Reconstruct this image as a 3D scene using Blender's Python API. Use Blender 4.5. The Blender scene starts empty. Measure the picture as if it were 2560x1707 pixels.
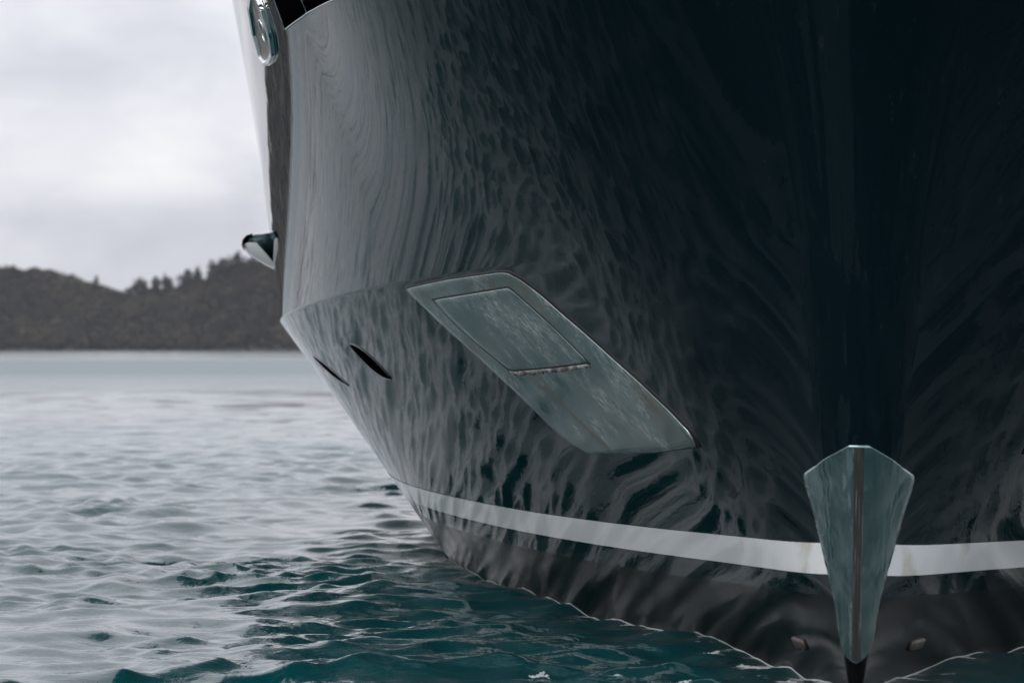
import bpy, bmesh, math, random
import numpy as np
from mathutils import Matrix, Vector

rng = np.random.default_rng(7)
random.seed(7)
scene = bpy.context.scene
C = scene.collection
R = math.radians

# ------------------------------------------------------------------ camera
CAM_H = 1.74
K = 0.66                     # depth scale of the bow against its station table
F_PX = 12000*K               # focal length in pixels of a 2560 px wide frame
cam_d = bpy.data.cameras.new('camera')
cam = bpy.data.objects.new('camera', cam_d)
C.objects.link(cam)
cam_d.sensor_width = 36.0
cam_d.lens = F_PX/2560*36
cam_d.clip_start = 0.1
cam_d.clip_end = 20000
cam.location = (0, 0, CAM_H)
cam.rotation_euler = (R(90)+math.atan(15.5/F_PX), 0, 0)
cam_d.dof.use_dof = True
cam_d.dof.focus_distance = 29.0*K
cam_d.dof.aperture_fstop = 3.2
scene.camera = cam

# ------------------------------------------------------------------ sky
SUN_EL, SUN_AZ = R(46), R(215)          # azimuth measured from +y towards +x
world = bpy.data.worlds.new('World')
scene.world = world
world.use_nodes = True
wn, wl_ = world.node_tree.nodes, world.node_tree.links
wn.clear()


def NN(tree, kind, x=None, **kw):
    n = tree.nodes.new(kind)
    for k, v in kw.items():
        if k == 'ins':
            for a, b in v.items():
                n.inputs[a].default_value = b
        else:
            setattr(n, k, v)
    return n


wt = world.node_tree
out = NN(wt, 'ShaderNodeOutputWorld')
bg_sky = NN(wt, 'ShaderNodeBackground', ins={'Strength': 0.09})
sky = NN(wt, 'ShaderNodeTexSky', sky_type='NISHITA', sun_disc=False, sun_elevation=SUN_EL, sun_rotation=SUN_AZ,
         air_density=1.0, dust_density=4.0, ozone_density=1.0)
wl_.new(sky.outputs[0], bg_sky.inputs[0])
tc = NN(wt, 'ShaderNodeTexCoord')
mp = NN(wt, 'ShaderNodeMapping')
mp.inputs['Scale'].default_value = (1, 1, 2.1)
mp.inputs['Location'].default_value = (0.37, 0.11, 0.02)
wl_.new(tc.outputs['Generated'], mp.inputs[0])
n1 = NN(wt, 'ShaderNodeTexNoise', ins={'Scale': 13.0, 'Detail': 4.0, 'Roughness': .5, 'Distortion': .3})
n2 = NN(wt, 'ShaderNodeTexNoise', ins={'Scale': 2.6, 'Detail': 3.0})
wl_.new(mp.outputs[0], n1.inputs['Vector'])
wl_.new(mp.outputs[0], n2.inputs['Vector'])
ad = NN(wt, 'ShaderNodeMath', operation='MULTIPLY_ADD', ins={1: .62})
ml = NN(wt, 'ShaderNodeMath', operation='MULTIPLY', ins={1: .38})
wl_.new(n2.outputs[0], ml.inputs[0])
wl_.new(n1.outputs[0], ad.inputs[0])
wl_.new(ml.outputs[0], ad.inputs[2])
rp = NN(wt, 'ShaderNodeValToRGB')
rp.color_ramp.elements[0].position = .36
rp.color_ramp.elements[0].color = (.56, .58, .635, 1)
rp.color_ramp.elements[1].position = .62
rp.color_ramp.elements[1].color = (.90, .905, .92, 1)
e = rp.color_ramp.elements.new(.5)
e.color = (.77, .775, .83, 1)
wl_.new(ad.outputs[0], rp.inputs[0])
bg_cl = NN(wt, 'ShaderNodeBackground')
sp = NN(wt, 'ShaderNodeSeparateXYZ')
wl_.new(tc.outputs['Generated'], sp.inputs[0])
up = NN(wt, 'ShaderNodeMath', operation='MAXIMUM', ins={1: 0.0})
wl_.new(sp.outputs[2], up.inputs[0])
ov = NN(wt, 'ShaderNodeMath', operation='MULTIPLY_ADD', ins={1: 1.7, 2: 1.04})     # overcast: brighter overhead than at the horizon
wl_.new(up.outputs[0], ov.inputs[0])
wl_.new(ov.outputs[0], bg_cl.inputs['Strength'])
wl_.new(rp.outputs[0], bg_cl.inputs[0])
mx = NN(wt, 'ShaderNodeMixShader', ins={0: .9})
wl_.new(bg_sky.outputs[0], mx.inputs[1])
wl_.new(bg_cl.outputs[0], mx.inputs[2])
wl_.new(mx.outputs[0], out.inputs[0])

sun_d = bpy.data.lights.new('sun', 'SUN')
sun_d.energy = 1.0
sun_d.angle = R(40)
sun_d.color = (1.0, .97, .93)
sun = bpy.data.objects.new('sun', sun_d)
C.objects.link(sun)
sdir = Vector((math.sin(SUN_AZ)*math.cos(SUN_EL), math.cos(SUN_AZ)*math.cos(SUN_EL), math.sin(SUN_EL)))
sun.rotation_euler = (-sdir).to_track_quat('-Z', 'Y').to_euler()

vs = scene.view_settings
vs.view_transform = 'Standard'
vs.look = 'None'
vs.exposure = 0.0
vs.gamma = 1.0
vs.use_curve_mapping = False
scene.render.engine = 'CYCLES'
scene.cycles.max_bounces = 8
scene.cycles.diffuse_bounces = 2
scene.cycles.glossy_bounces = 5
scene.cycles.transmission_bounces = 2
scene.cycles.volume_bounces = 1
scene.cycles.use_denoising = True
scene.cycles.caustics_reflective = True
scene.cycles.caustics_refractive = False


# ------------------------------------------------------------------ materials
def mat(name, base=(.5, .5, .5), rough=.5, metal=0.0, ior=1.5, coat=0.0):
    m = bpy.data.materials.new(name)
    m.use_nodes = True
    b = m.node_tree.nodes['Principled BSDF']
    b.inputs['Base Color'].default_value = (*base, 1)
    b.inputs['Roughness'].default_value = rough
    b.inputs['Metallic'].default_value = metal
    b.inputs['IOR'].default_value = ior
    b.inputs['Coat Weight'].default_value = coat
    return m, m.node_tree, b


def noise(t, scale, detail=4, rough=.55, stretch=None, coord='Object', rot=None, dist=0.0):
    c = NN(t, 'ShaderNodeTexCoord')
    src = c.outputs[coord]
    if stretch or rot:
        for key, val in (('Rotation', rot), ('Scale', stretch)):
            if val:
                mpn = NN(t, 'ShaderNodeMapping')
                mpn.inputs[key].default_value = val
                t.links.new(src, mpn.inputs[0])
                src = mpn.outputs[0]
    n = NN(t, 'ShaderNodeTexNoise', ins={'Scale': scale, 'Detail': detail, 'Roughness': rough, 'Distortion': dist})
    t.links.new(src, n.inputs['Vector'])
    return n.outputs[0]


def ramp(t, src, stops):
    r = NN(t, 'ShaderNodeValToRGB')
    els = r.color_ramp.elements
    while len(els) < len(stops):
        els.new(.5)
    for el, (p, c) in zip(els, stops):
        el.position = p
        el.color = (*c, 1) if len(c) == 3 else c
    t.links.new(src, r.inputs[0])
    return r.outputs[0]


def maprange(t, src, a, b, c, d):
    m = NN(t, 'ShaderNodeMapRange', ins={1: a, 2: b, 3: c, 4: d})
    t.links.new(src, m.inputs[0])
    return m.outputs[0]


def bump(t, b, src, strength, distance, prev=None):
    n = NN(t, 'ShaderNodeBump', ins={'Strength': strength, 'Distance': distance})
    t.links.new(src, n.inputs['Height'])
    if prev:
        t.links.new(prev, n.inputs['Normal'])
    if b is not None:
        t.links.new(n.outputs[0], b.inputs['Normal'])
    return n.outputs[0]


def mixc(t, fac, a, b):
    m = NN(t, 'ShaderNodeMix', data_type='RGBA')
    for sock, v in ((m.inputs[0], fac), (m.inputs[6], a), (m.inputs[7], b)):
        if isinstance(v, (int, float)):
            sock.default_value = v
        elif isinstance(v, tuple):
            sock.default_value = (*v, 1)
        else:
            t.links.new(v, sock)
    return m.outputs[2]


M = {}
# gloss navy topside paint, faintly uneven from fairing
m, t, b = mat('navy_gloss_paint', (.0005, .0038, .0060), .02, ior=1.38)
b.inputs['Specular Tint'].default_value = (.55, .88, 1.0, 1)
bn = bump(t, None, noise(t, 1.3, 2), .5, .0016)
bump(t, b, noise(t, 9, 2), .25, .0006, bn)
t.links.new(maprange(t, noise(t, 2.2, 5, .65, (1, 1, .35)), .35, .75, .006, .022), b.inputs['Roughness'])
run = noise(t, 1.0, 6, .6, (16, 16, .55))
spk = noise(t, 55, 2, .5)
k_ = NN(t, 'ShaderNodeMath', operation='MAXIMUM')
t.links.new(maprange(t, run, .60, .78, 0.0, .30), k_.inputs[0])
t.links.new(maprange(t, spk, .72, .78, 0.0, .5), k_.inputs[1])
t.links.new(mixc(t, k_.outputs[0], (.0005, .0038, .0060), (.030, .034, .036)), b.inputs['Base Color'])   # dried salt runs and specks
M['navy'] = m

m, t, b = mat('white_stripe_paint', (.78, .79, .80), .06)
st = noise(t, 1.0, 5, .6, (2.6, 1.0, 1.0), rot=(0, R(48), 0))
col = ramp(t, st, [(0.0, (.88, .885, .89)), (.60, (.87, .875, .88)), (.70, (.66, .63, .56)), (.78, (.84, .84, .84))])
t.links.new(col, b.inputs['Base Color'])
M['stripe'] = m

m, t, b = mat('dark_antifouling', (.008, .007, .007), .22)
b.inputs['Specular IOR Level'].default_value = .11
an = noise(t, 2.3, 6, .6, (1, 1, .6))
t.links.new(ramp(t, an, [(.3, (.0020, .0022, .0028)), (.6, (.0050, .0047, .0047)), (.8, (.011, .0095, .009))]), b.inputs['Base Color'])
t.links.new(maprange(t, noise(t, 2.6, 5, .6, (1, 1, .45)), .3, .7, .07, .24), b.inputs['Roughness'])
bump(t, b, noise(t, 9, 4), .15, .0015)
M['antifoul'] = m


def steel(name, stain=0.6, base=(.22, .30, .295), rough=(.07, .24), ang=40, streak=(.22, 1, 4.0), scuff=.9, wave=.004, scb=.18, wsc=2.6):
    m, t, b = mat(name, base, .2, 1.0)
    sc = noise(t, 5.5, 10, .72, streak, rot=(0, R(ang), 0), dist=.25)
    fine_ = noise(t, 22, 6, .7, streak, rot=(0, R(ang+3), 0), dist=.2)
    pat = noise(t, 2.1, 6, .62, (.8, 1, 1.6), rot=(0, R(ang), 0), dist=.7)
    mm = NN(t, 'ShaderNodeMath', operation='MULTIPLY')
    t.links.new(sc, mm.inputs[0])
    t.links.new(pat, mm.inputs[1])
    t.links.new(maprange(t, mm.outputs[0], .16, .38, rough[0], rough[1]), b.inputs['Roughness'])
    # scuffed, whitened patches
    m2 = NN(t, 'ShaderNodeMath', operation='MULTIPLY')
    t.links.new(maprange(t, pat, .40, .60, .12, 1), m2.inputs[0])
    t.links.new(maprange(t, fine_, .40, .60, 0, scuff), m2.inputs[1])
    c1 = mixc(t, m2.outputs[0], base, (.52, .54, .53))
    m3 = NN(t, 'ShaderNodeMath', operation='MAXIMUM')
    # rust-brown weeping stains
    stn = noise(t, 1.25, 8, .66, (.55, 1, 3.0), rot=(0, R(ang-6), 0), dist=.5)
    k = maprange(t, stn, .47, .64, 0.0, stain)
    t.links.new(mixc(t, k, c1, (.10, .085, .055)), b.inputs['Base Color'])
    t.links.new(m2.outputs[0], m3.inputs[0])
    t.links.new(k, m3.inputs[1])
    t.links.new(maprange(t, m3.outputs[0], 0, 1, 1.0, .15), b.inputs['Metallic'])
    bn = bump(t, None, noise(t, wsc, 2), .5, wave)
    bump(t, b, sc, scb, .002, bn)
    return m


M['plate'] = steel('weathered_steel_plate', 1.0)
M['hatch'] = steel('weathered_steel_hatch', .3, scuff=1.0, rough=(.10, .26))
M['guard'] = steel('polished_steel_guard', .2, (.21, .29, .29), (.02, .10), 86, (.35, 1, 3.0), .14, wave=.05, scb=.04, wsc=1.7)
m, t, b = mat('worn_stem_steel', (.17, .15, .135), .42, .6)
sc = noise(t, 9, 8, .7, (1, 8, .22))
t.links.new(ramp(t, sc, [(.35, (.035, .034, .033)), (.56, (.075, .071, .068)), (.70, (.45, .45, .44))]), b.inputs['Base Color'])
bump(t, b, sc, .4, .004)
M['stembar'] = m
M['rubber_shade'] = mat('black_rubber_gap_shade', (.004, .004, .005), .55)[0]
m, t, b = mat('dark_opening', (.0015, .0015, .002), .8)
b.inputs['Specular IOR Level'].default_value = 0.0
M['void'] = m
m, t, b = mat('black_tinted_glass', (.0015, .0015, .0022), .25)
b.inputs['Specular IOR Level'].default_value = 0.0
M['glass'] = m
M['trim'] = mat('satin_trim', (.50, .52, .55), .25, 1.0)[0]
m, t, b = mat('chrome', (.80, .80, .79), .06, 1.0)
bump(t, b, noise(t, 8, 3), .25, .003)
M['chrome'] = m
m, t, b = mat('brown_liner', (.10, .085, .078), .35, .3)
t.links.new(ramp(t, noise(t, 5, 5, .6, dist=1.0), [(.35, (.05, .042, .038)), (.52, (.16, .135, .12)), (.66, (.60, .56, .52))]), b.inputs['Base Color'])
M['liner'] = m
m, t, b = mat('chipped_rusty_lip', (.3, .25, .22), .7)
t.links.new(ramp(t, noise(t, 16, 6, .7), [(.36, (.10, .05, .03)), (.46, (.16, .14, .13)), (.56, (.42, .41, .40)), (.7, (.6, .6, .6))]), b.inputs['Base Color'])
M['lip'] = m
m, t, b = mat('grey_strake_paint', (.70, .71, .72), .10)
M['strake'] = m
M['anode'] = mat('worn_zinc', (.075, .062, .054), .5, .3)[0]
M['deck'] = mat('deck_grey', (.4, .4, .4), .6)[0]

# sea
m, t, b = mat('sea_water', (.0015, .037, .042), .02, ior=1.333)
at = NN(t, 'ShaderNodeAttribute', attribute_name='coarse')
fine = noise(t, 5.5, 3, .55, (1.0, 1.25, 1), 'Object', dist=.5)
t.links.new(maprange(t, at.outputs['Fac'], 0, 1, .02, .30), b.inputs['Roughness'])
b2 = NN(t, 'ShaderNodeBump', ins={'Strength': 1.0})
rpl = NN(t, 'ShaderNodeAttribute', attribute_name='ripple')
rm = NN(t, 'ShaderNodeMath', operation='MULTIPLY', ins={1: .0155})
t.links.new(rpl.outputs['Fac'], rm.inputs[0])
t.links.new(rm.outputs[0], b2.inputs['Distance'])
t.links.new(fine, b2.inputs['Height'])
t.links.new(b2.outputs[0], b.inputs['Normal'])
M['sea'] = m
m, t, b = mat('sea_foam_glint', (.46, .49, .50), .5)
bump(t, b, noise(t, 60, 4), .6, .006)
M['foam_glint'] = m


def foliage(name, cols):
    m, t, b = mat(name, cols[1], .9)
    b.inputs['Specular IOR Level'].default_value = .1
    g = NN(t, 'ShaderNodeNewGeometry')
    c_ = ramp(t, g.outputs['Random Per Island'], [(0, cols[0]), (.5, cols[1]), (1, cols[2])])
    pt = ramp(t, noise(t, .05, 4, .6), [(.35, (.55, .56, .60)), (.5, (1, 1, 1)), (.68, (1.6, 1.5, 1.25))])
    mm = NN(t, 'ShaderNodeMix', data_type='RGBA', blend_type='MULTIPLY', ins={0: 1.0})
    t.links.new(c_, mm.inputs[6])
    t.links.new(pt, mm.inputs[7])
    t.links.new(mm.outputs[2], b.inputs['Base Color'])
    return m


M['leaf'] = foliage('broadleaf_foliage', [(.012, .013, .010), (.024, .023, .017), (.050, .045, .030)])
M['pine'] = foliage('pine_foliage', [(.010, .011, .009), (.017, .018, .014), (.028, .028, .021)])
M['bark'] = mat('bark', (.06, .05, .045), .8)[0]
m, t, b = mat('hill_earth', (.045, .042, .028), .9)
t.links.new(ramp(t, noise(t, .08, 6), [(.3, (.02, .024, .012)), (.7, (.06, .055, .035))]), b.inputs['Base Color'])
M['hill'] = m


# ------------------------------------------------------------------ mesh helpers
def mesh_obj(name, verts, faces, material, parent=None, smooth=True):
    me = bpy.data.meshes.new(name)
    me.from_pydata([tuple(map(float, v)) for v in verts], [], [tuple(map(int, q)) for q in faces])
    me.update()
    if smooth:
        me.polygons.foreach_set('use_smooth', np.ones(len(me.polygons), bool))
    me.materials.append(material)
    o = bpy.data.objects.new(name, me)
    C.objects.link(o)
    if parent:
        o.parent = parent
    return o


def grid_faces(nu, nv, base=0, flip=False):
    i = np.arange(nu-1)[:, None]*nv+np.arange(nv-1)[None, :]+base
    q = np.stack([i, i+1, i+nv+1, i+nv], -1).reshape(-1, 4)
    return q[:, ::-1] if flip else q


def big_mesh(name, V, Q, material, attrs=None, smooth=True):
    """quick mesh from numpy arrays; Q is (n,3) or (n,4)"""
    me = bpy.data.meshes.new(name)
    k = Q.shape[1]
    me.vertices.add(len(V))
    me.vertices.foreach_set('co', np.ascontiguousarray(V, np.float32).ravel())
    me.loops.add(Q.size)
    me.loops.foreach_set('vertex_index', np.ascontiguousarray(Q, np.int32).ravel())
    me.polygons.add(len(Q))
    me.polygons.foreach_set('loop_start', np.arange(0, Q.size, k, dtype=np.int32))
    me.polygons.foreach_set('use_smooth', np.full(len(Q), smooth))
    for n, v in (attrs or {}).items():
        a = me.attributes.new(n, 'FLOAT', 'POINT')
        a.data.foreach_set('value', np.ascontiguousarray(v, np.float32).ravel())
    me.update()
    me.validate()
    me.materials.append(material)
    o = bpy.data.objects.new(name, me)
    C.objects.link(o)
    return o


def tube(path, rad, n=8, closed=False):
    P = np.array(path, float)
    k = len(P)
    T = np.roll(P, -1, 0)-np.roll(P, 1, 0) if closed else np.gradient(P, axis=0)
    T /= np.linalg.norm(T, axis=1, keepdims=True)+1e-9
    ref = np.array([.31, .22, .92])
    X = np.cross(T, ref)
    X /= np.linalg.norm(X, axis=1, keepdims=True)+1e-9
    Y = np.cross(T, X)
    a = np.linspace(0, 2*np.pi, n, endpoint=False)
    rad = np.broadcast_to(np.asarray(rad, float), (k,))
    V = P[:, None]+rad[:, None, None]*(np.cos(a)[None, :, None]*X[:, None]+np.sin(a)[None, :, None]*Y[:, None])
    F = []
    for i in range(k if closed else k-1):
        for j in range(n):
            j2, i2 = (j+1) % n, (i+1) % k
            F.append((i*n+j, i*n+j2, i2*n+j2, i2*n+j))
    if not closed:
        F += [tuple(range(n))[::-1], tuple(range((k-1)*n, k*n))]
    return V.reshape(-1, 3), F


# ------------------------------------------------------------------ hull form
PSI, HEEL = math.atan(math.tan(R(4.4))/K), R(1.0)
STEM = np.array([858/12000*24, 24.0*K, 0.0])
AFT = np.array([math.sin(PSI), math.cos(PSI), 0.0])
STB = np.array([-math.cos(PSI), math.sin(PSI), 0.0])
UP = np.array([0, 0, 1.0])
STB_H = STB*math.cos(HEEL)+UP*math.sin(HEEL)
UP_H = UP*math.cos(HEEL)-STB*math.sin(HEEL)


def spline(xs, ys):
    xs = np.array(xs, float)
    ys = np.array(ys, float)
    n = len(xs)
    h = np.diff(xs)
    A = np.zeros((n, n))
    r = np.zeros(n)
    A[0, 0] = A[-1, -1] = 1
    for i in range(1, n-1):
        A[i, i-1], A[i, i], A[i, i+1] = h[i-1], 2*(h[i-1]+h[i]), h[i]
        r[i] = 6*((ys[i+1]-ys[i])/h[i]-(ys[i]-ys[i-1])/h[i-1])
    m = np.linalg.solve(A, r)

    def ev(x):
        x = np.asarray(x, float)
        i = np.clip(np.searchsorted(xs, x)-1, 0, n-2)
        tt = np.clip(x, xs[0], xs[-1])
        d, e_, hi = tt-xs[i], xs[i+1]-tt, h[i]
        return (m[i]*e_**3+m[i+1]*d**3)/(6*hi)+(ys[i]/hi-m[i]*hi/6)*e_+(ys[i+1]/hi-m[i+1]*hi/6)*d
    return ev


# half breadth against distance aft of the stem, at the waterline, knuckle and top
KN = [0, 1.0, 2.5, 4.3, 7, 10, 13, 16, 22, 32, 50]
WL = spline(KN, [.03, .16, .45, .91, 1.68, 2.46, 3.12, 3.575, 4.05, 4.30, 4.33])
CH = spline(KN, [.32, 1.00, 1.62, 2.20, 3.02, 3.77, 4.39, 4.90, 5.56, 5.98, 6.06])
TP = spline(KN, [1.75, 2.75, 3.55, 4.05, 4.48, 4.82, 5.14, 5.42, 5.82, 6.10, 6.13])
ZC = spline([0, 2.5, 7, 11, 16, 30, 50], [2.27, 2.20, 2.10, 2.01, 1.905, 1.80, 1.78])
ZT = 6.2
STRIPE = spline([0, .06, 1.15, 3.22, 6.3, 11.2, 15, 50], [.768, .765, .7345, .686, .638, .608, .600, .56])
ANTI = spline([0, .05, 1.75, 4.0, 7, 10, 14, 50], [.502, .500, .449, .388, .350, .333, .330, .28])


def sstep(a, b, x):
    tt = np.clip((x-a)/(b-a), 0, 1)
    return tt*tt*(3-2*tt)


def stem_s(z):
    zp = np.maximum(z, 0)
    return -.09*zp-.036*zp*zp+.15*np.minimum(z, 0)**2


def hull_b(sig, z):
    w, c, tp, zc = WL(sig), CH(sig), TP(sig), ZC(sig)
    k1 = .02+.22*(1-sstep(0, 4, sig))
    q = z/zc
    lo = w+(c-w)*(q+k1*q*(1-q))
    sl = (c-w)/zc*(1-k1)
    ks = np.clip(sl*(ZT-zc)/(tp-c+1e-6)-1, -.95, .95)
    k2 = ks+(-.10-ks)*sstep(2.0, 7, sig)
    p = (z-zc)/(ZT-zc)
    hi = c+(tp-c)*(p+k2*p*(1-p))
    uw = w*np.clip(1+z*.28, .02, 1)
    return np.where(z < 0, uw, np.where(z < zc, lo, hi))


def _surf(sig, z):
    s0 = np.maximum(sig, 0)
    bb = hull_b(s0, z)
    # sig in -1..0 runs round the nose of the stem, an arc tangent to the side
    sl = np.maximum((hull_b(0*s0+.04, z)-hull_b(0*s0, z))/(.04*K), .05)
    te = np.arctan2(1, sl)
    r = bb/np.sin(te)
    th = te*(1-np.clip(-sig, 0, 1))
    nose = sig < 0
    return np.stack([K*s0+stem_s(z)-np.where(nose, r*(np.cos(th)-np.cos(te)), 0), np.where(nose, r*np.sin(th), bb), z], -1)


def H(sig, z, side=1, off=0.0):
    """point on the hull in boat axes (aft, starboard, up), pushed out along the normal"""
    sig, z = np.broadcast_arrays(np.asarray(sig, float), np.asarray(z, float))
    P = _surf(sig, z)
    if np.any(off):
        e_ = 2e-3
        A = _surf(sig+e_, z)-_surf(sig-e_*(sig < -.99), z)*1.0
        A = np.where((sig > -.99)[..., None], _surf(sig+e_, z)-_surf(np.maximum(sig-e_, -1), z), _surf(sig+e_, z)-P)
        B = _surf(sig, z+e_)-_surf(sig, z-e_)
        N = np.cross(B, A)
        N /= np.linalg.norm(N, axis=-1, keepdims=True)+1e-12
        P = P+N*(np.asarray(off)[..., None] if np.ndim(off) else off)
    P = P.copy()
    P[..., 1] *= side
    return P


def boat_to_world(P):
    return STEM+P[..., :1]*AFT+P[..., 1:2]*STB_H+P[..., 2:]*UP_H


# ------------------------------------------------------------------ sea surface
NCOMP = 1800
lam = np.exp(rng.uniform(math.log(.12), math.log(7.0), NCOMP))
wdir = R(-62)+rng.normal(0, R(46), NCOMP)            # travel direction of each wave train
KX, KY = 2*np.pi/lam*np.cos(wdir), 2*np.pi/lam*np.sin(wdir)
PH = rng.uniform(0, 2*np.pi, NCOMP)
# slope per component: strongest near half a metre, weaker for the long swell
slope = np.exp(-.5*((np.log(lam)-math.log(.36))/.78)**2)
slope *= .27*math.sqrt(2)/math.sqrt((slope**2).sum())
long_ = np.exp(-.5*((np.log(lam)-math.log(2.4))/.5)**2)
slope = np.hypot(slope, long_*.045*math.sqrt(2)/math.sqrt((long_**2).sum()))
AMP = slope*lam/(2*np.pi)


CHOP = 0.85


def gust(x, y):
    g = 1+.42*np.sin(x*.31+1.7*np.sin(y*.13)+.6)*np.sin(y*.27+1.1*np.sin(x*.17)) \
        + .28*np.sin(x*.9+y*.4+2*np.sin(y*.5)) + .2*np.sin(x*1.9-y*.8+1.5*np.sin(y*1.1+x*.3))
    calm = 1-.68*sstep(23, 62, y)
    pack = np.maximum(0, np.sin(x*.52+.8*np.sin(y*.21))*np.sin(y*.33+1.3*np.sin(x*.23+1)))**2
    paw = 2.2*sstep(90, 190, y)*(1-sstep(260, 620, y))
    rel_x, rel_y = x-STEM[0], y-STEM[1]
    s_ = (rel_x*AFT[0]+rel_y*AFT[1])/K
    lee = np.abs(rel_x*STB[0]+rel_y*STB[1])-np.where(s_ > 0, WL(np.clip(s_, 0, 50)), -2*s_*K)
    return np.maximum(g, .12)*(calm+.55*pack+paw)*(.34+.66*sstep(.0, .8, lee))     # calmer in the lee of the hull


def sea_grid(xs, ys):
    """height and sideways drift of the surface: crests sharpen, troughs flatten"""
    dx, dy = np.gradient(xs), np.gradient(ys)
    h, sx, sy = (np.zeros((len(ys), len(xs))) for _ in range(3))
    g = gust(xs[None], ys[:, None])
    kk = np.hypot(KX, KY)
    for lo_, hi_ in ((0, .5), (.5, 1.2), (1.2, 99)):
        s_ = (lam >= lo_) & (lam < hi_)
        ex = np.exp(1j*np.outer(xs, KX[s_]))*np.clip(1.6-dx[:, None]*4.2/lam[s_][None], 0, 1)
        ey = np.exp(1j*(np.outer(ys, KY[s_])+PH[s_]))*np.clip(1.6-dy[:, None]*4.2/lam[s_][None], 0, 1)*AMP[s_]
        w_ = g if hi_ <= .5 else (np.sqrt(g) if hi_ <= 1.2 else 1.0)
        c_ = CHOP if hi_ <= 1.2 else .6
        h += (ey@ex.T).real*w_
        sx -= ((ey*(KX/kk)[s_])@ex.T).imag*w_*c_
        sy -= ((ey*(KY/kk)[s_])@ex.T).imag*w_*c_
    return h, sx, sy


def sea_at(x, y):
    x = np.asarray(x, float)
    y = np.asarray(y, float)
    x0, y0 = x.copy(), y.copy()
    kk = np.hypot(KX, KY)
    for it in range(3):
        ph = np.exp(1j*(np.outer(x0, KX)+np.outer(y0, KY)+PH))*AMP
        g = gust(x0, y0)
        h, sx, sy = (np.zeros(len(x)) for _ in range(3))
        for lo_, hi_ in ((0, .5), (.5, 1.2), (1.2, 99)):
            s_ = (lam >= lo_) & (lam < hi_)
            w_ = g if hi_ <= .5 else (np.sqrt(g) if hi_ <= 1.2 else 1.0)
            c_ = CHOP if hi_ <= 1.2 else .6
            h += ph[:, s_].real.sum(1)*w_
            sx -= (ph[:, s_].imag*(KX/kk)[s_]).sum(1)*w_*c_
            sy -= (ph[:, s_].imag*(KY/kk)[s_]).sum(1)*w_*c_
        x0, y0 = x-sx, y-sy
    return h


def geo(start, step, growth, end):
    o = []
    v = start
    while (v < end) if step > 0 else (v > end):
        step *= growth
        v += step
        o.append(v)
    return np.array(o)


xs = np.concatenate([geo(-36, -.13, 1.04, -3400)[::-1], np.arange(-36, -8, .13), np.arange(-8, 3.0, .043),
                     np.arange(3, 7.5, .075), np.arange(7.5, 17, .16), geo(17, .16, 1.06, 3400)])
ys = np.concatenate([geo(0, -.12, 1.06, -600)[::-1], np.arange(0, 15.4, .16), np.arange(15.4, 30, .040),
                     np.arange(30, 54, .09), geo(54, .09, 1.009, 215), geo(217, 1.3, 1.05, 3000)])
hz, sdx, sdy = sea_grid(xs, ys)
XX, YY = np.meshgrid(xs, ys)
spc = np.maximum(np.gradient(xs)[None]+0*YY, np.gradient(ys)[:, None]+0*XX)
coarse = np.clip((spc-.25)/1.6, 0, 1)*np.clip(gust(0*XX, YY)*.9, .3, 1.2)
ripple = np.clip(gust(XX, YY), .1, 1.6)*(1-.45*sstep(25, 60, YY))
sea = big_mesh('sea', np.stack([XX+sdx, YY+sdy, hz], -1).reshape(-1, 3), grid_faces(len(ys), len(xs)), M['sea'],
               {'coarse': coarse, 'ripple': ripple})
sea['kind'] = 'structure'
sea['label'] = 'choppy teal sea reflecting the grey sky'
print('sea verts', len(xs)*len(ys), len(xs), len(ys))

# ------------------------------------------------------------------ yacht
yacht = bpy.data.objects.new('yacht', None)
C.objects.link(yacht)
yacht['label'] = 'dark navy motor yacht bow with white boot stripe looming over the sea'
yacht['category'] = 'yacht'
mw = Matrix.Identity(4)
for i, ax in enumerate((AFT, STB_H, UP_H)):
    for j in range(3):
        mw[j][i] = ax[j]
for j in range(3):
    mw[j][3] = STEM[j]
yacht.matrix_world = mw

SIG = np.concatenate([np.linspace(-1, 0, 13), np.linspace(0, 1, 26)[1:]**1.5*1.0, np.linspace(1, 24, 190)[1:], np.linspace(24, 50, 60)[1:]])


def half_rows(rows):
    """rows: list of z(sig) arrays -> vertices for starboard and port joined round the nose"""
    Vs, F = [], []
    ns, nr = len(SIG), len(rows)
    Z = np.stack(rows, 1)
    for side in (1, -1):
        base = sum(len(v) for v in Vs)
        Vs.append(H(SIG[:, None], Z, side).reshape(-1, 3))
        F.append(grid_faces(ns, nr, base, flip=(side == 1)))
    V, F = np.concatenate(Vs), np.concatenate(F)
    # weld the nose seam
    off = ns*nr
    mapping = np.arange(len(V))
    mapping[off:off+nr] = np.arange(nr)
    F = mapping[F]
    return V, F


S0 = np.maximum(SIG, 0)
zc, za = ZC(S0), ANTI(S0)
rows = [za+(zc-za)*f for f in np.linspace(0, 1, 26)[:-1]]
rows[-1] = zc-.05
rows += [zc-.012, zc, zc+.012, zc+.05]
rows += [zc+(ZT-zc)*f for f in np.linspace(0, 1, 44)[1:]]
V, F = half_rows(rows)
hull = big_mesh('hull', V, F, M['navy'])
hull.parent = yacht
rows = [za*f for f in np.linspace(1, 0, 9)]+[0*za-f for f in (.15, .35, .6, .9, 1.3, 1.8)]
V, F = half_rows(rows[::-1])
o = big_mesh('antifouling_paint', V, F, M['antifoul'])
o.parent = yacht
o['label'] = 'dark brown-black bottom paint along the waterline'


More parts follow.
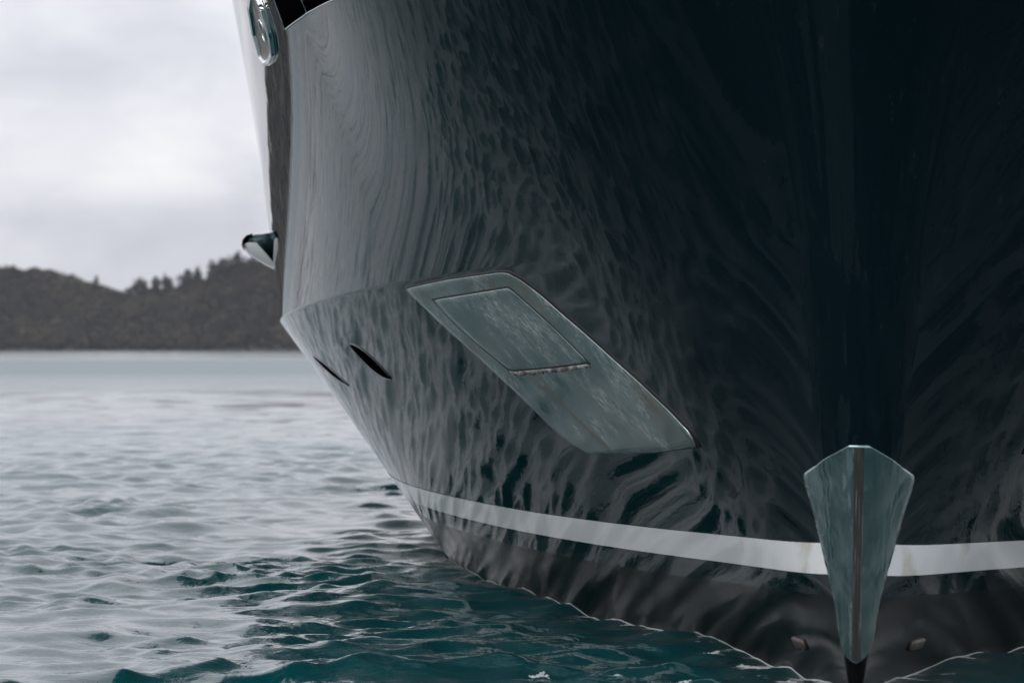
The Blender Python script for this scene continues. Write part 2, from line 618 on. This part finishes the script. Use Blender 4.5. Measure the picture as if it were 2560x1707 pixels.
def strip(name, rows, material, off, parent, edge=None):
    ns, nr = len(SIG), len(rows)
    Z = np.stack(rows, 1)
    P1, P2 = H(SIG[:, None], Z, 1, off), H(SIG[:, None], Z, -1, off)
    V = np.concatenate([P1.reshape(-1, 3), P2.reshape(-1, 3)])
    F = np.concatenate([grid_faces(ns, nr, 0, True), grid_faces(ns, nr, ns*nr)])
    mp_ = np.arange(len(V))
    mp_[ns*nr:ns*nr+nr] = np.arange(nr)
    o_ = big_mesh(name, V, mp_[F], material)
    o_.parent = parent
    return o_


zs = STRIPE(S0)
o = strip('boot_stripe', [zs-.157+.157*f for f in np.linspace(0, 1, 5)], M['stripe'], .003, yacht)
o['label'] = 'white painted boot stripe above the waterline'

# deck and transom close the hull
ed = H(SIG, np.full(len(SIG), ZT))
V = np.concatenate([ed*[1, 1, 1], ed*[1, -1, 1]])
n = len(ed)
mesh_obj('deck', V-[0, 0, .05], [(i, i+1, n+i+1, n+i) for i in range(n-1)], M['deck'], yacht, False)
tz = np.concatenate([np.linspace(-1.8, 1.7, 8), np.linspace(1.8, ZT, 8)])
te = H(np.full(16, 50.0), tz)
V = np.concatenate([te, te*[1, -1, 1]])
mesh_obj('transom', V, [(i, i+1, 17+i, 16+i) for i in range(15)], M['navy'], yacht, False)


# ---- patches lying on the hull
def resample(pts, n):
    pts = np.array(pts, float)
    d = np.concatenate([[0], np.cumsum(np.linalg.norm(np.diff(pts*[.5, 1], axis=0), axis=1))])
    tt = np.linspace(0, d[-1], n)
    return np.stack([np.interp(tt, d, pts[:, k]) for k in (0, 1)], 1)


def coons(top, right, bottom, left, nu, nv):
    """top & bottom run aft edge -> fore edge, left & right run top -> bottom"""
    tp_, bt, lf, rt = resample(top, nu), resample(bottom, nu), resample(left, nv), resample(right, nv)
    u = np.linspace(0, 1, nu)[:, None, None]
    v = np.linspace(0, 1, nv)[None, :, None]
    g = (1-v)*tp_[:, None]+v*bt[:, None]+(1-u)*lf[None]+u*rt[None]
    g -= (1-u)*(1-v)*tp_[0]+u*(1-v)*tp_[-1]+(1-u)*v*bt[0]+u*v*bt[-1]
    return g


def plate(name, g, off, material, parent, side=1, bevel=.006, thick=.02, lift=None):
    """sheet of sigma,z points g raised off the hull with a rounded rim and thickness"""
    nu, nv = g.shape[:2]
    ring = [(i, 0) for i in range(nu)]+[(nu-1, j) for j in range(1, nv)]+[(i, nv-1) for i in range(nu-2, -1, -1)] \
        + [(0, j) for j in range(nv-2, 0, -1)]
    P = H(g[..., 0], g[..., 1], side, off if lift is None else off+lift).reshape(-1, 3)
    cen = g.reshape(-1, 2).mean(0)
    rg = np.array([g[i, j] for i, j in ring])
    dd = np.roll(rg, -1, 0)-np.roll(rg, 1, 0)
    nrm = np.stack([dd[:, 1], -dd[:, 0]/1.0], 1)
    nrm /= np.linalg.norm(nrm, axis=1, keepdims=True)+1e-9
    if ((rg-cen)*nrm).sum() < 0:
        nrm = -nrm
    r1 = rg+nrm*bevel*[1, 1]
    lv = 0 if lift is None else np.array([lift[i, j] for i, j in ring])
    P1 = H(r1[:, 0], r1[:, 1], side, off+lv-bevel*.8)
    P2 = H(r1[:, 0], r1[:, 1], side, off+lv-thick)
    V = np.concatenate([P, P1, P2])
    # orientation: u runs forward (decreasing sigma), v down
    F = [tuple(q) for q in grid_faces(nu, nv, 0, flip=(side == -1))]
    n = len(ring)
    ids = [i*nv+j for i, j in ring]
    b1, b2 = nu*nv, nu*nv+n
    for k in range(n):
        k2 = (k+1) % n
        qa = (ids[k], ids[k2], b1+k2, b1+k)
        qb = (b1+k, b1+k2, b2+k2, b2+k)
        if side == 1:
            qa, qb = qa[::-1], qb[::-1]
        F += [qa, qb]
    o_ = mesh_obj(name, V, F, material, parent)
    bm = bmesh.new()
    bm.from_mesh(o_.data)
    bmesh.ops.recalc_face_normals(bm, faces=bm.faces)
    bm.to_mesh(o_.data)
    bm.free()
    return o_


A_TOP = [(6.716, 2.066), (5.416, 2.109), (4.01, 2.139), (3.86, 2.131)]
A_FORE = [(3.86, 2.131), (3.665, 2.093), (3.411, 2.006), (3.168, 1.9), (2.903, 1.798), (2.556, 1.659), (2.185, 1.524),
          (1.843, 1.384), (1.612, 1.268), (1.615, 1.200)]
A_BOT = [(4.465, 1.089), (4.216, 1.089), (3.536, 1.113), (2.69, 1.143), (1.615, 1.200)]
A_AFT = [(6.716, 2.066), (6.698, 2.035), (6.337, 1.853), (5.792, 1.617), (5.288, 1.379), (4.907, 1.172), (4.465, 1.089)]
HT_TOP = [(6.085, 1.992), (5.028, 2.022), (4.04, 2.051)]
HT_FORE = [(4.04, 2.051), (3.982, 2.039), (3.684, 1.905), (3.402, 1.77), (3.155, 1.637)]
HT_BOT = [(5.19, 1.578), (5.068, 1.575), (4.081, 1.604), (3.155, 1.637)]
HT_AFT = [(6.085, 1.992), (5.937, 1.88), (5.664, 1.748), (5.19, 1.578)]


def scaled(g, ds, dz):
    c = g.reshape(-1, 2).mean(0)
    w = np.abs(g-c).reshape(-1, 2).max(0)
    return c+(g-c)*(1+np.array([ds, dz])/w)


for side, nm in ((1, 'starboard'), (-1, 'port')):
    gA = coons(A_TOP, A_FORE, A_BOT, A_AFT, 30, 34)
    pl = plate('anchor_pocket_plate', gA, .008, M['plate'], yacht, side, bevel=.002, thick=.012)
    if side == 1:
        pl['label'] = 'weathered steel parallelogram plate below the knuckle'
    gk = gA.copy()
    gk = scaled(gk, .03, .006)+np.array([-.055, .006])  # black sheet painting in the shadowed gap along the plate's fore edge
    gs = plate('gap_shadow', gk, .004, M['rubber_shade'], pl, side, bevel=.003, thick=.012)
    gH = coons(HT_TOP, HT_FORE, HT_BOT, HT_AFT, 20, 16)
    plate('hatch_seam', scaled(gH, .055, .015), .0095, M['rubber_shade'], pl, side, bevel=.001, thick=.006)
    ht = plate('hatch', gH, .012, M['hatch'], pl, side, bevel=.003, thick=.004)
    # ragged rusty lip under the hatch
    bt = resample(HT_BOT, 46)
    w0 = np.abs(np.sin(np.arange(46)*1.7)*.5+np.sin(np.arange(46)*.63)*.5)*.012+.003+rng.uniform(0, .012, 46)
    g = np.stack([bt-[0, .013], bt-np.stack([-.0*w0, .016+w0], 1)], 1)
    plate('rusty_lip', g, .0125, M['lip'], pl, side, bevel=.002, thick=.008)

# stem guard
GZ = [1.265, 1.228, 1.194, 1.153, 1.114, 1.087, 1.038, .910, .744, .602, .466, .326, .26, .225, .19, .176]
GE = [-.83, -.56, -.28, .02, .144, .155, .148, .102, .063, .013, -.16, -.197, -.27, -.36, -.71, -.95]
zz = np.concatenate([np.linspace(1.264, 1.0, 26), np.linspace(1.0, .25, 26)[1:], np.linspace(.25, .175, 12)[1:]])
ee = np.interp(zz, GZ[::-1], GE[::-1])
ee = ee+np.where((zz < 1.0) & (zz > .3), rng.normal(0, .003, len(zz)), 0)
cols = np.linspace(0, 1, 24)


def guard_sheet(o1, o2):
    L = []
    for side in (1, -1):
        g_s = -1+(1+ee[:, None])*cols[None]
        P = H(g_s, zz[:, None]+0*g_s, side, o1)
        rim = H(ee+.008, zz, side, o2)
        L.append(np.concatenate([P, rim[:, None]], 1))
    V = np.concatenate([L[0][:, ::-1], L[1][:, 1:]], 1)
    return V


V = guard_sheet(.022, .004)
nz, nc = V.shape[:2]
topc, botc = V[0].copy(), V[-1].copy()
tb = [topc+[.02, 0, .004], botc+[.03, 0, -.01]]
V = np.concatenate([tb[0][None], V, tb[1][None]])
guard = mesh_obj('stem_guard', V.reshape(-1, 3), grid_faces(nz+2, nc), M['guard'], yacht)
guard['label'] = 'shield-shaped steel guard wrapped round the stem'
z2 = np.linspace(1.256, .19, 60)
fr_ = np.minimum(1, (.013+.011*(z2/1.25))/hull_b(0*z2, z2))*.82
wob = -1+fr_[:, None]*np.linspace(0, 1, 9)[None]
zb = z2[:, None]+0*wob
P1 = H(wob, zb, 1, .0255)
P2 = H(wob, zb, -1, .0255)
V = np.concatenate([P1[:, ::-1], P2[:, 1:]], 1)
mesh_obj('stem_bar', V.reshape(-1, 3), grid_faces(60, V.shape[1]), M['stembar'], guard)


# dark slots in the lower side
def leaf(name, a, b_, wid, side=1, skew=0.0):
    a, b_ = np.array(a), np.array(b_)
    tt = np.linspace(0, 1, 26)
    mid_ = a+(b_-a)*tt[:, None]
    half = wid*np.sin(np.pi*tt)**.75+.0015
    up_ = mid_+np.stack([half*skew, half], 1)
    lo_ = mid_-np.stack([half*skew, half], 1)
    g = np.stack([up_, mid_, lo_], 1)
    o_ = plate(name, g, .004, M['void'], yacht, side, bevel=.001, thick=.006)
    ring_ = np.concatenate([up_, lo_[::-1]])
    P = H(ring_[:, 0], ring_[:, 1], side, .003)
    V, F = tube(P, .0045, 6, True)
    mesh_obj('rim', V, F, M['navy'], o_)
    return o_


leaf('hull_slot', (10.83, 1.695), (9.68, 1.466), .068, 1, -1.2)
leaf('hull_slot', (15.0, 1.60), (12.92, 1.380), .038, 1, -1.2)

# black glazed opening high on the side
edges = [8.07, 6.525, 4.985, 3.5]
wz = [3.754, 3.757, 3.730, 3.700]
for k in range(3):
    a0, a1 = edges[k], edges[k+1]
    ztop = 4.75
    g = coons([(a0+.10, ztop), (a1+.10, ztop)], [(a1+.10, ztop), (a1, wz[k+1])], [(a0, wz[k]), (a1, wz[k+1])],
              [(a0+.10, ztop), (a0, wz[k])], 12, 12)
    g = scaled(g, -.010, -.004)
    pn = plate('window_pane', g, .006, M['glass'], yacht, 1, bevel=.002, thick=.008)
fr = np.concatenate([resample([(8.20, 4.75), (8.07, 3.754)], 20), resample([(8.07, 3.754), (6.525, 3.757)], 16)[1:],
                     resample([(6.525, 3.757), (4.985, 3.730), (3.5, 3.700)], 24)[1:]])
V, F = tube(H(fr[:, 0], fr[:, 1], 1, .008), .0055, 6)
mesh_obj('window_trim', V, F, M['trim'], yacht)
for k in (1, 2):
    sm = resample([(edges[k]+.1, 4.75), (edges[k], wz[k])], 14)
    V, F = tube(H(sm[:, 0], sm[:, 1], 1, .007), .0045, 6)
    mesh_obj('window_mullion', V, F, M['trim'], yacht)

# chrome fairlead ring
oc = [(10.70, 3.73), (10.74, 3.90), (10.42, 4.05), (9.85, 4.09), (9.38, 4.08), (9.16, 3.97), (9.18, 3.79), (9.44, 3.69),
      (9.90, 3.665), (10.35, 3.67)]
fl = bpy.data.objects.new('fairlead', None)
C.objects.link(fl)
fl.parent = yacht
fl['label'] = 'chrome eight-sided fairlead ring on the hull side'
path = []
for k in range(len(oc)):
    a_, b_ = np.array(oc[k]), np.array(oc[(k+1) % len(oc)])
    for f in (.10, .90):
        path.append(a_+(b_-a_)*f)
path = np.array(path)
V, F = tube(H(path[:, 0], path[:, 1], 1, .016), .021, 6, True)
mesh_obj('ring', V, F, M['chrome'], fl, smooth=False)
cen = path.mean(0)
V, F = tube(H(cen[0]+(path[:, 0]-cen[0])*1.05, cen[1]+(path[:, 1]-cen[1])*1.07, 1, .003), .009, 8, True)
mesh_obj('flange', V, F, M['chrome'], fl)
g = np.stack([cen+(path-cen)*k for k in (.97, .8, .5, .2, .02)], 1)
g = np.concatenate([g, g[:1]], 0)
dep = np.array([.012, .005, .004, .004, .004])
Vv = H(g[..., 0], g[..., 1], 1, np.broadcast_to(dep, g.shape[:2]))
mesh_obj('liner', Vv.reshape(-1, 3), grid_faces(g.shape[0], 5), M['liner'], fl)
mx_, mz_ = cen
aa = np.linspace(0, 2*np.pi, 20, endpoint=False)
V, F = tube(H(mx_+.14*np.cos(aa), mz_+.07*np.sin(aa), 1, .006), .008, 6, True)
mesh_obj('bollard_ring', V, F, M['chrome'], fl)

# rubbing strake on the aft side
st_ = bpy.data.objects.new('rubbing_strake', None)
C.objects.link(st_)
st_.parent = yacht
st_['label'] = 'pointed end of the rubbing strake jutting from the side'
SS = np.concatenate([np.linspace(17.6, 18.2, 7), np.linspace(18.5, 46, 40)])
prof = np.array([(-.05, .17), (.06, .155), (.165, .145), (.225, .125), (.262, .085), (.27, .05), (.255, .015), (.215, -.035),
                 (.15, -.08), (.07, -.125), (0, -.155), (-.05, -.17)])


def strake_pts(sg, sc=1.0):
    zc0 = 2.50
    P = []
    base = H(np.array([sg]), np.array([zc0]))[0]
    for o_, dz in prof:
        hb = H(np.array([sg]), np.array([zc0+dz*sc]))[0]
        P.append([base[0], hb[1]+o_*sc, zc0+dz*sc])
    return np.array(P)


nose = [1.0-.10*(1-k)**2 for k in np.linspace(0, 1, 7)]+[1]*40
PS = np.stack([strake_pts(sg, sc) for sg, sc in zip(SS, nose)])
nP = len(prof)
V = PS.reshape(-1, 3)
body = mesh_obj('strake_body', V, grid_faces(len(SS), nP), M['strake'], st_)
endf = PS[0].copy()
cenE = endf.mean(0)
V = np.concatenate([endf, cenE+(endf-cenE)*.6+[-.05, 0, .03], [cenE+[-.07, 0, .05]]])
F = [(k, (k+1) % nP, nP+(k+1) % nP, nP+k) for k in range(nP)]+[(nP+k, nP+(k+1) % nP, 2*nP) for k in range(nP)]
lowf = [q for q in F if (min(q) % nP if q[-1] < 2*nP else q[0]-nP) in (5, 6, 7, 8, 9, 10)]
mesh_obj('strake_nose_glare', V+[0, .004, -.004], lowf, M['strake'], st_)  # pale lower half of the end: bright water reflection put into its colour
mesh_obj('strake_end', V, [q for q in F if q not in lowf], M['navy'], st_)
cap = PS[:, 2:7].copy()
cap[..., 1] += .006
cap[:, :, 2] += np.array([.006, .006, .004, 0, -.002])
cap[0, :, 0] -= .055
cap[1, :, 0] -= .03
mesh_obj('metal_cap', cap.reshape(-1, 3), grid_faces(len(SS), 5), M['chrome'], st_)

# small anodes by the stem
for side, (sa, sb, za_) in ((1, (1.17, 1.445, .176)), (-1, (1.165, 1.47, .186))):
    g = coons([(sb, za_+.022), (sa, za_+.022)], [(sa, za_+.022), (sa, za_-.018)], [(sb, za_-.018), (sa, za_-.018)],
              [(sb, za_+.022), (sb, za_-.018)], 6, 4)
    plate('anode', g, .016, M['anode'], yacht, side, bevel=.006, thick=.02)

# ------------------------------------------------------------------ painted meniscus glint at the hull, froth on a few crests
Vs, Fs = [], []


def add(V, F):
    base = sum(len(v) for v in Vs)
    Vs.append(np.asarray(V, float))
    Fs.extend([tuple(int(i)+base for i in q) for q in F])


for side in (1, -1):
    sg = np.linspace(.05, 19, 900)  # pale strip painted on the hull for light reflected at the meniscus
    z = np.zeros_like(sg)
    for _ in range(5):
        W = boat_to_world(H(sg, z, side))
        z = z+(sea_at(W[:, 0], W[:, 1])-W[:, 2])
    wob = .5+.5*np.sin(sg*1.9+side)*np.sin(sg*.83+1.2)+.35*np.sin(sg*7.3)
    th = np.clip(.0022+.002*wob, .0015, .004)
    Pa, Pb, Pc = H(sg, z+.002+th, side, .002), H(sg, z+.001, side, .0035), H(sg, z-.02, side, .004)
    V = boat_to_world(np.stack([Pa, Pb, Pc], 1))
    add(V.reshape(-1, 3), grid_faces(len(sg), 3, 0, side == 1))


def crest_foam(x0, y0, L, Wd, ang, seed):
    """cluster of small bubbles and froth lumps lying on the water along a crest"""
    r_ = np.random.default_rng(seed)
    n_ = int(260*L/.12)
    tt = r_.uniform(-1, 1, n_)
    lx = tt*L
    ly = .5*Wd*np.sin(tt*3+seed)+r_.normal(0, .22, n_)*Wd*(1-.7*tt*tt)
    x = x0+lx*math.cos(ang)-ly*math.sin(ang)
    y = y0+lx*math.sin(ang)+ly*math.cos(ang)
    z = sea_at(x, y)
    rad = np.exp(r_.normal(math.log(.0042), .5, n_))*(1.25-.8*np.abs(tt))
    for k in range(n_):
        a_ = np.linspace(0, 2*np.pi, 6, endpoint=False)+r_.uniform(0, 6)
        q = rad[k]*r_.uniform(.7, 1.3, 6)
        ringv = np.stack([x[k]+q*np.cos(a_)*1.3, y[k]+q*np.sin(a_)*1.8, np.full(6, z[k]-.001)], 1)
        add(np.concatenate([ringv, [[x[k], y[k], z[k]+rad[k]*.75]]]), [(i, (i+1) % 6, 6) for i in range(6)])


def ground(u, v):
    y = CAM_H*F_PX/(v-869)
    return (u-1280)/F_PX*y, y


for k, (u, v, L, Wd) in enumerate([(1880, 1664, .11, .16), (1700, 1706, .13, .14), (1782, 1636, .05, .10), (1962, 1702, .06, .08),
                                   (1350, 1672, .06, .10), (1560, 1692, .06, .08)]):
    x0, y0 = ground(u, v)
    crest_foam(x0, y0, L, Wd, .15*(k % 3-1), k+3)
foam_glint = mesh_obj('foam_glint', np.concatenate(Vs), Fs, M['foam_glint'])
foam_glint['kind'] = 'stuff'
foam_glint['label'] = 'thin painted meniscus glint along the waterline and white froth on wave crests'

# ------------------------------------------------------------------ far shore
DIST = 2000.0
PXM = F_PX/2100
sky_u = [0, 34, 77, 126, 168, 199, 230, 260, 287, 300, 321, 350, 383, 417, 459, 490, 528, 555, 593, 660, 760]
sky_v = [652, 661, 660, 669, 688, 702, 707, 713, 719, 738, 734, 722, 718, 714, 706, 694, 680, 666, 652, 630, 615]
rx = (np.array(sky_u)-1280)/PXM
rh = (869-np.array(sky_v))/PXM+CAM_H-9.5
rx = np.concatenate([[-3300, -2600, -2100, -1700, -1300, -1000, -760, -560, -440, -352], rx,
                     [-60, 40, 200, 420, 700, 1100, 1600, 2200, 3300]])
rh = np.concatenate([[30, 62, 48, 80, 66, 92, 70, 74, 54, 43], rh, [52, 60, 72, 60, 84, 66, 90, 60, 30]])
rl_sp = spline(rx, rh)


def ridge(x):
    return np.interp(x, rx, rh)


def ground_h(x, y):
    tt = np.clip((y-DIST)/(130.0), 0, None)
    f = np.where(tt < 1, np.sin(np.clip(tt, 0, 1)*np.pi/2)**.9, np.maximum(1-(tt-1)*.25, .2))
    n_ = 1.6*np.sin(x*.045+y*.03)+1.2*np.sin(x*.11-y*.07+1)
    return -1.5+(ridge(x)+1.5)*f+n_*np.clip(tt, 0, 1)*.7


gx = np.concatenate([np.linspace(-3300, -350, 120), np.linspace(-345, -60, 90), np.linspace(-40, 3300, 110)])
gy = np.concatenate([np.linspace(DIST-2, DIST+150, 34), np.linspace(DIST+175, DIST+700, 14)])
GX, GY = np.meshgrid(gx, gy)
hillside = big_mesh('hillside', np.stack([GX, GY, ground_h(GX, GY)], -1).reshape(-1, 3), grid_faces(len(gy), len(gx)), M['hill'])
hillside['kind'] = 'structure'
hillside['label'] = 'dark wooded hills along the far shore'


def crown_quads(n, seed, kind='round', leaf=.16):
    """unit crown: n leaf clumps filling a crown 1 high, about .9 wide"""
    r_ = np.random.default_rng(seed)
    if kind == 'round':
        d = r_.normal(size=(n, 3))
        d /= np.linalg.norm(d, axis=1, keepdims=True)
        rad = r_.uniform(.45, 1, n)**.5
        lob = 1+.25*np.sin(d[:, 0]*5+seed)+.2*np.sin(d[:, 1]*6+2*seed)
        c = d*rad[:, None]*lob[:, None]*[.45, .45, .40]+[0, 0, .55]
    else:
        z = r_.uniform(.16, 1.0, n)
        lay = .5+.5*np.sin(z*22+seed)
        w = (1.04-z)**.75*.30*(.55+.6*lay)+.02
        a = r_.uniform(0, 2*np.pi, n)
        q = r_.uniform(.3, 1, n)**.5
        c = np.stack([np.cos(a)*w*q*(1+.3*np.sin(seed+a)), np.sin(a)*w*q, z-.05*q], 1)
    s = leaf*r_.uniform(.55, 1.15, n)
    nr = c-[0, 0, .45]+r_.normal(size=(n, 3))*.12
    nr /= np.linalg.norm(nr, axis=1, keepdims=True)
    X = np.cross(nr, r_.normal(size=(n, 3)))
    X /= np.linalg.norm(X, axis=1, keepdims=True)
    Y = np.cross(nr, X)
    V = np.stack([c-X*s[:, None]*.6-Y*s[:, None]*.35, c+X*s[:, None]*.5-Y*s[:, None]*.5, c+X*s[:, None]*.6+Y*s[:, None]*.4,
                  c-X*s[:, None]*.4+Y*s[:, None]*.5], 1)
    return V


crowns = [crown_quads(90, k+1, leaf=.2) for k in range(6)]
small = [crown_quads(18, k+31, leaf=.3) for k in range(4)]
pines_ = [crown_quads(90, k+51, 'pine', .13) for k in range(4)]
allq = []
for (x0, x1, step, src, y1) in ((-368, -60, 5.0, crowns, 150), (-3200, -368, 14, small, 140), (-60, 3200, 20, small, 140)):
    for x in np.arange(x0, x1, step):
        for y in np.arange(DIST+3, DIST+y1, step*.95):
            px, py = x+rng.uniform(-.5, .5)*step, y+rng.uniform(-.5, .5)*step
            hgt = step*rng.uniform(1.15, 1.9)*(1.15 if step < 6 else .85)
            q = src[rng.integers(len(src))]
            if src is crowns and px > -205 and rng.random() < .45:
                q = pines_[rng.integers(4)]
                hgt *= 1.35
            w = hgt*rng.uniform(.85, 1.2)
            a = rng.uniform(0, 6.28)
            ca, sa_ = math.cos(a), math.sin(a)
            v = q*[w, w, hgt]
            v = np.stack([v[..., 0]*ca-v[..., 1]*sa_, v[..., 0]*sa_+v[..., 1]*ca, v[..., 2]], -1)
            allq.append(v+[px, py, float(ground_h(px, py))-.12*hgt])
allq = np.concatenate(allq)
wood = big_mesh('woodland', allq.reshape(-1, 3), np.arange(len(allq)*4).reshape(-1, 4), M['leaf'], smooth=False)
wood['kind'] = 'stuff'
wood['label'] = 'dense dark woodland covering the far hills'
print('wood quads', len(allq))

ordn = ['first', 'second', 'third', 'fourth', 'fifth', 'sixth', 'seventh', 'eighth', 'ninth', 'tenth', 'eleventh', 'twelfth', 'thirteenth']


def pine(label, u, vtop, hgt, wid, seed, group=None, kind='pine'):
    x = (u-1280)/PXM
    y = 2100.0
    ztop = (869-vtop)/PXM+CAM_H
    z0 = ztop-hgt
    r_ = bpy.data.objects.new('ridge_tree', None)
    C.objects.link(r_)
    r_.location = (x, y, z0)
    r_['label'] = label
    r_['category'] = 'tree'
    if group:
        r_['group'] = group
    V, F = tube([(0, 0, -4), (.1, 0, hgt*.3), (0, .1, hgt*.65), (.05, 0, hgt*.95)], [.28, .24, .15, .04], 7)
    mesh_obj('trunk', V, F, M['bark'], r_)
    if kind == 'pine':
        q = crown_quads(170, seed, kind, .12)*[wid/.6, wid/.6, hgt]
    else:
        q = crown_quads(170, seed, kind, .15)*[wid*.8, wid*.8, hgt*.86]+[0, 0, hgt*.12]
    o_ = big_mesh('crown', q.reshape(-1, 3), np.arange(len(q)*4).reshape(-1, 4), M['pine'], smooth=False)
    o_.parent = r_


pine('lone thin tree standing up from the saddle of the far hills', 241, 686, 12, 6.0, 91)
for k, (u, vt, hh, ww, kd) in enumerate([(324, 714, 13, 9, 'round'), (347, 690, 18, 12, 'round'), (360, 696, 16, 9, 'pine'),
                                         (389, 688, 19, 13, 'pine'), (416, 685, 18, 10, 'round'), (425, 694, 15, 10, 'pine'),
                                         (458, 679, 18, 10, 'round'), (470, 672, 18, 13, 'pine'), (493, 664, 19, 11, 'round'),
                                         (529, 648, 19, 13, 'pine'), (541, 655, 16, 10, 'round'), (560, 636, 18, 12, 'round'),
                                         (594, 626, 19, 13, 'pine')]):
    pine('dark ridge tree on the far hill, %s to the right of the dip' % ordn[k], u, vt, hh, ww, 100+k, 'trees along the far ridge', kd)

# ------------------------------------------------------------------ haze
hv = bpy.data.materials.new('pale_haze')
hv.use_nodes = True
hv.node_tree.nodes.clear()
ho = NN(hv.node_tree, 'ShaderNodeOutputMaterial')
pv = NN(hv.node_tree, 'ShaderNodeVolumePrincipled', ins={'Density': 3.8e-5, 'Anisotropy': 0.0})
pv.inputs['Color'].default_value = (.92, .91, 1.0, 1)
hv.node_tree.links.new(pv.outputs[0], ho.inputs['Volume'])
bm = bmesh.new()
bmesh.ops.create_cube(bm, size=1.0)
for v in bm.verts:
    v.co = Vector((v.co.x*7200, v.co.y*4600+1450, (v.co.z+.5)*154-3))
me = bpy.data.meshes.new('haze')
bm.to_mesh(me)
bm.free()
me.materials.append(hv)
hz_o = bpy.data.objects.new('haze', me)
C.objects.link(hz_o)
hz_o['kind'] = 'stuff'
hz_o['label'] = 'thin pale sea haze'
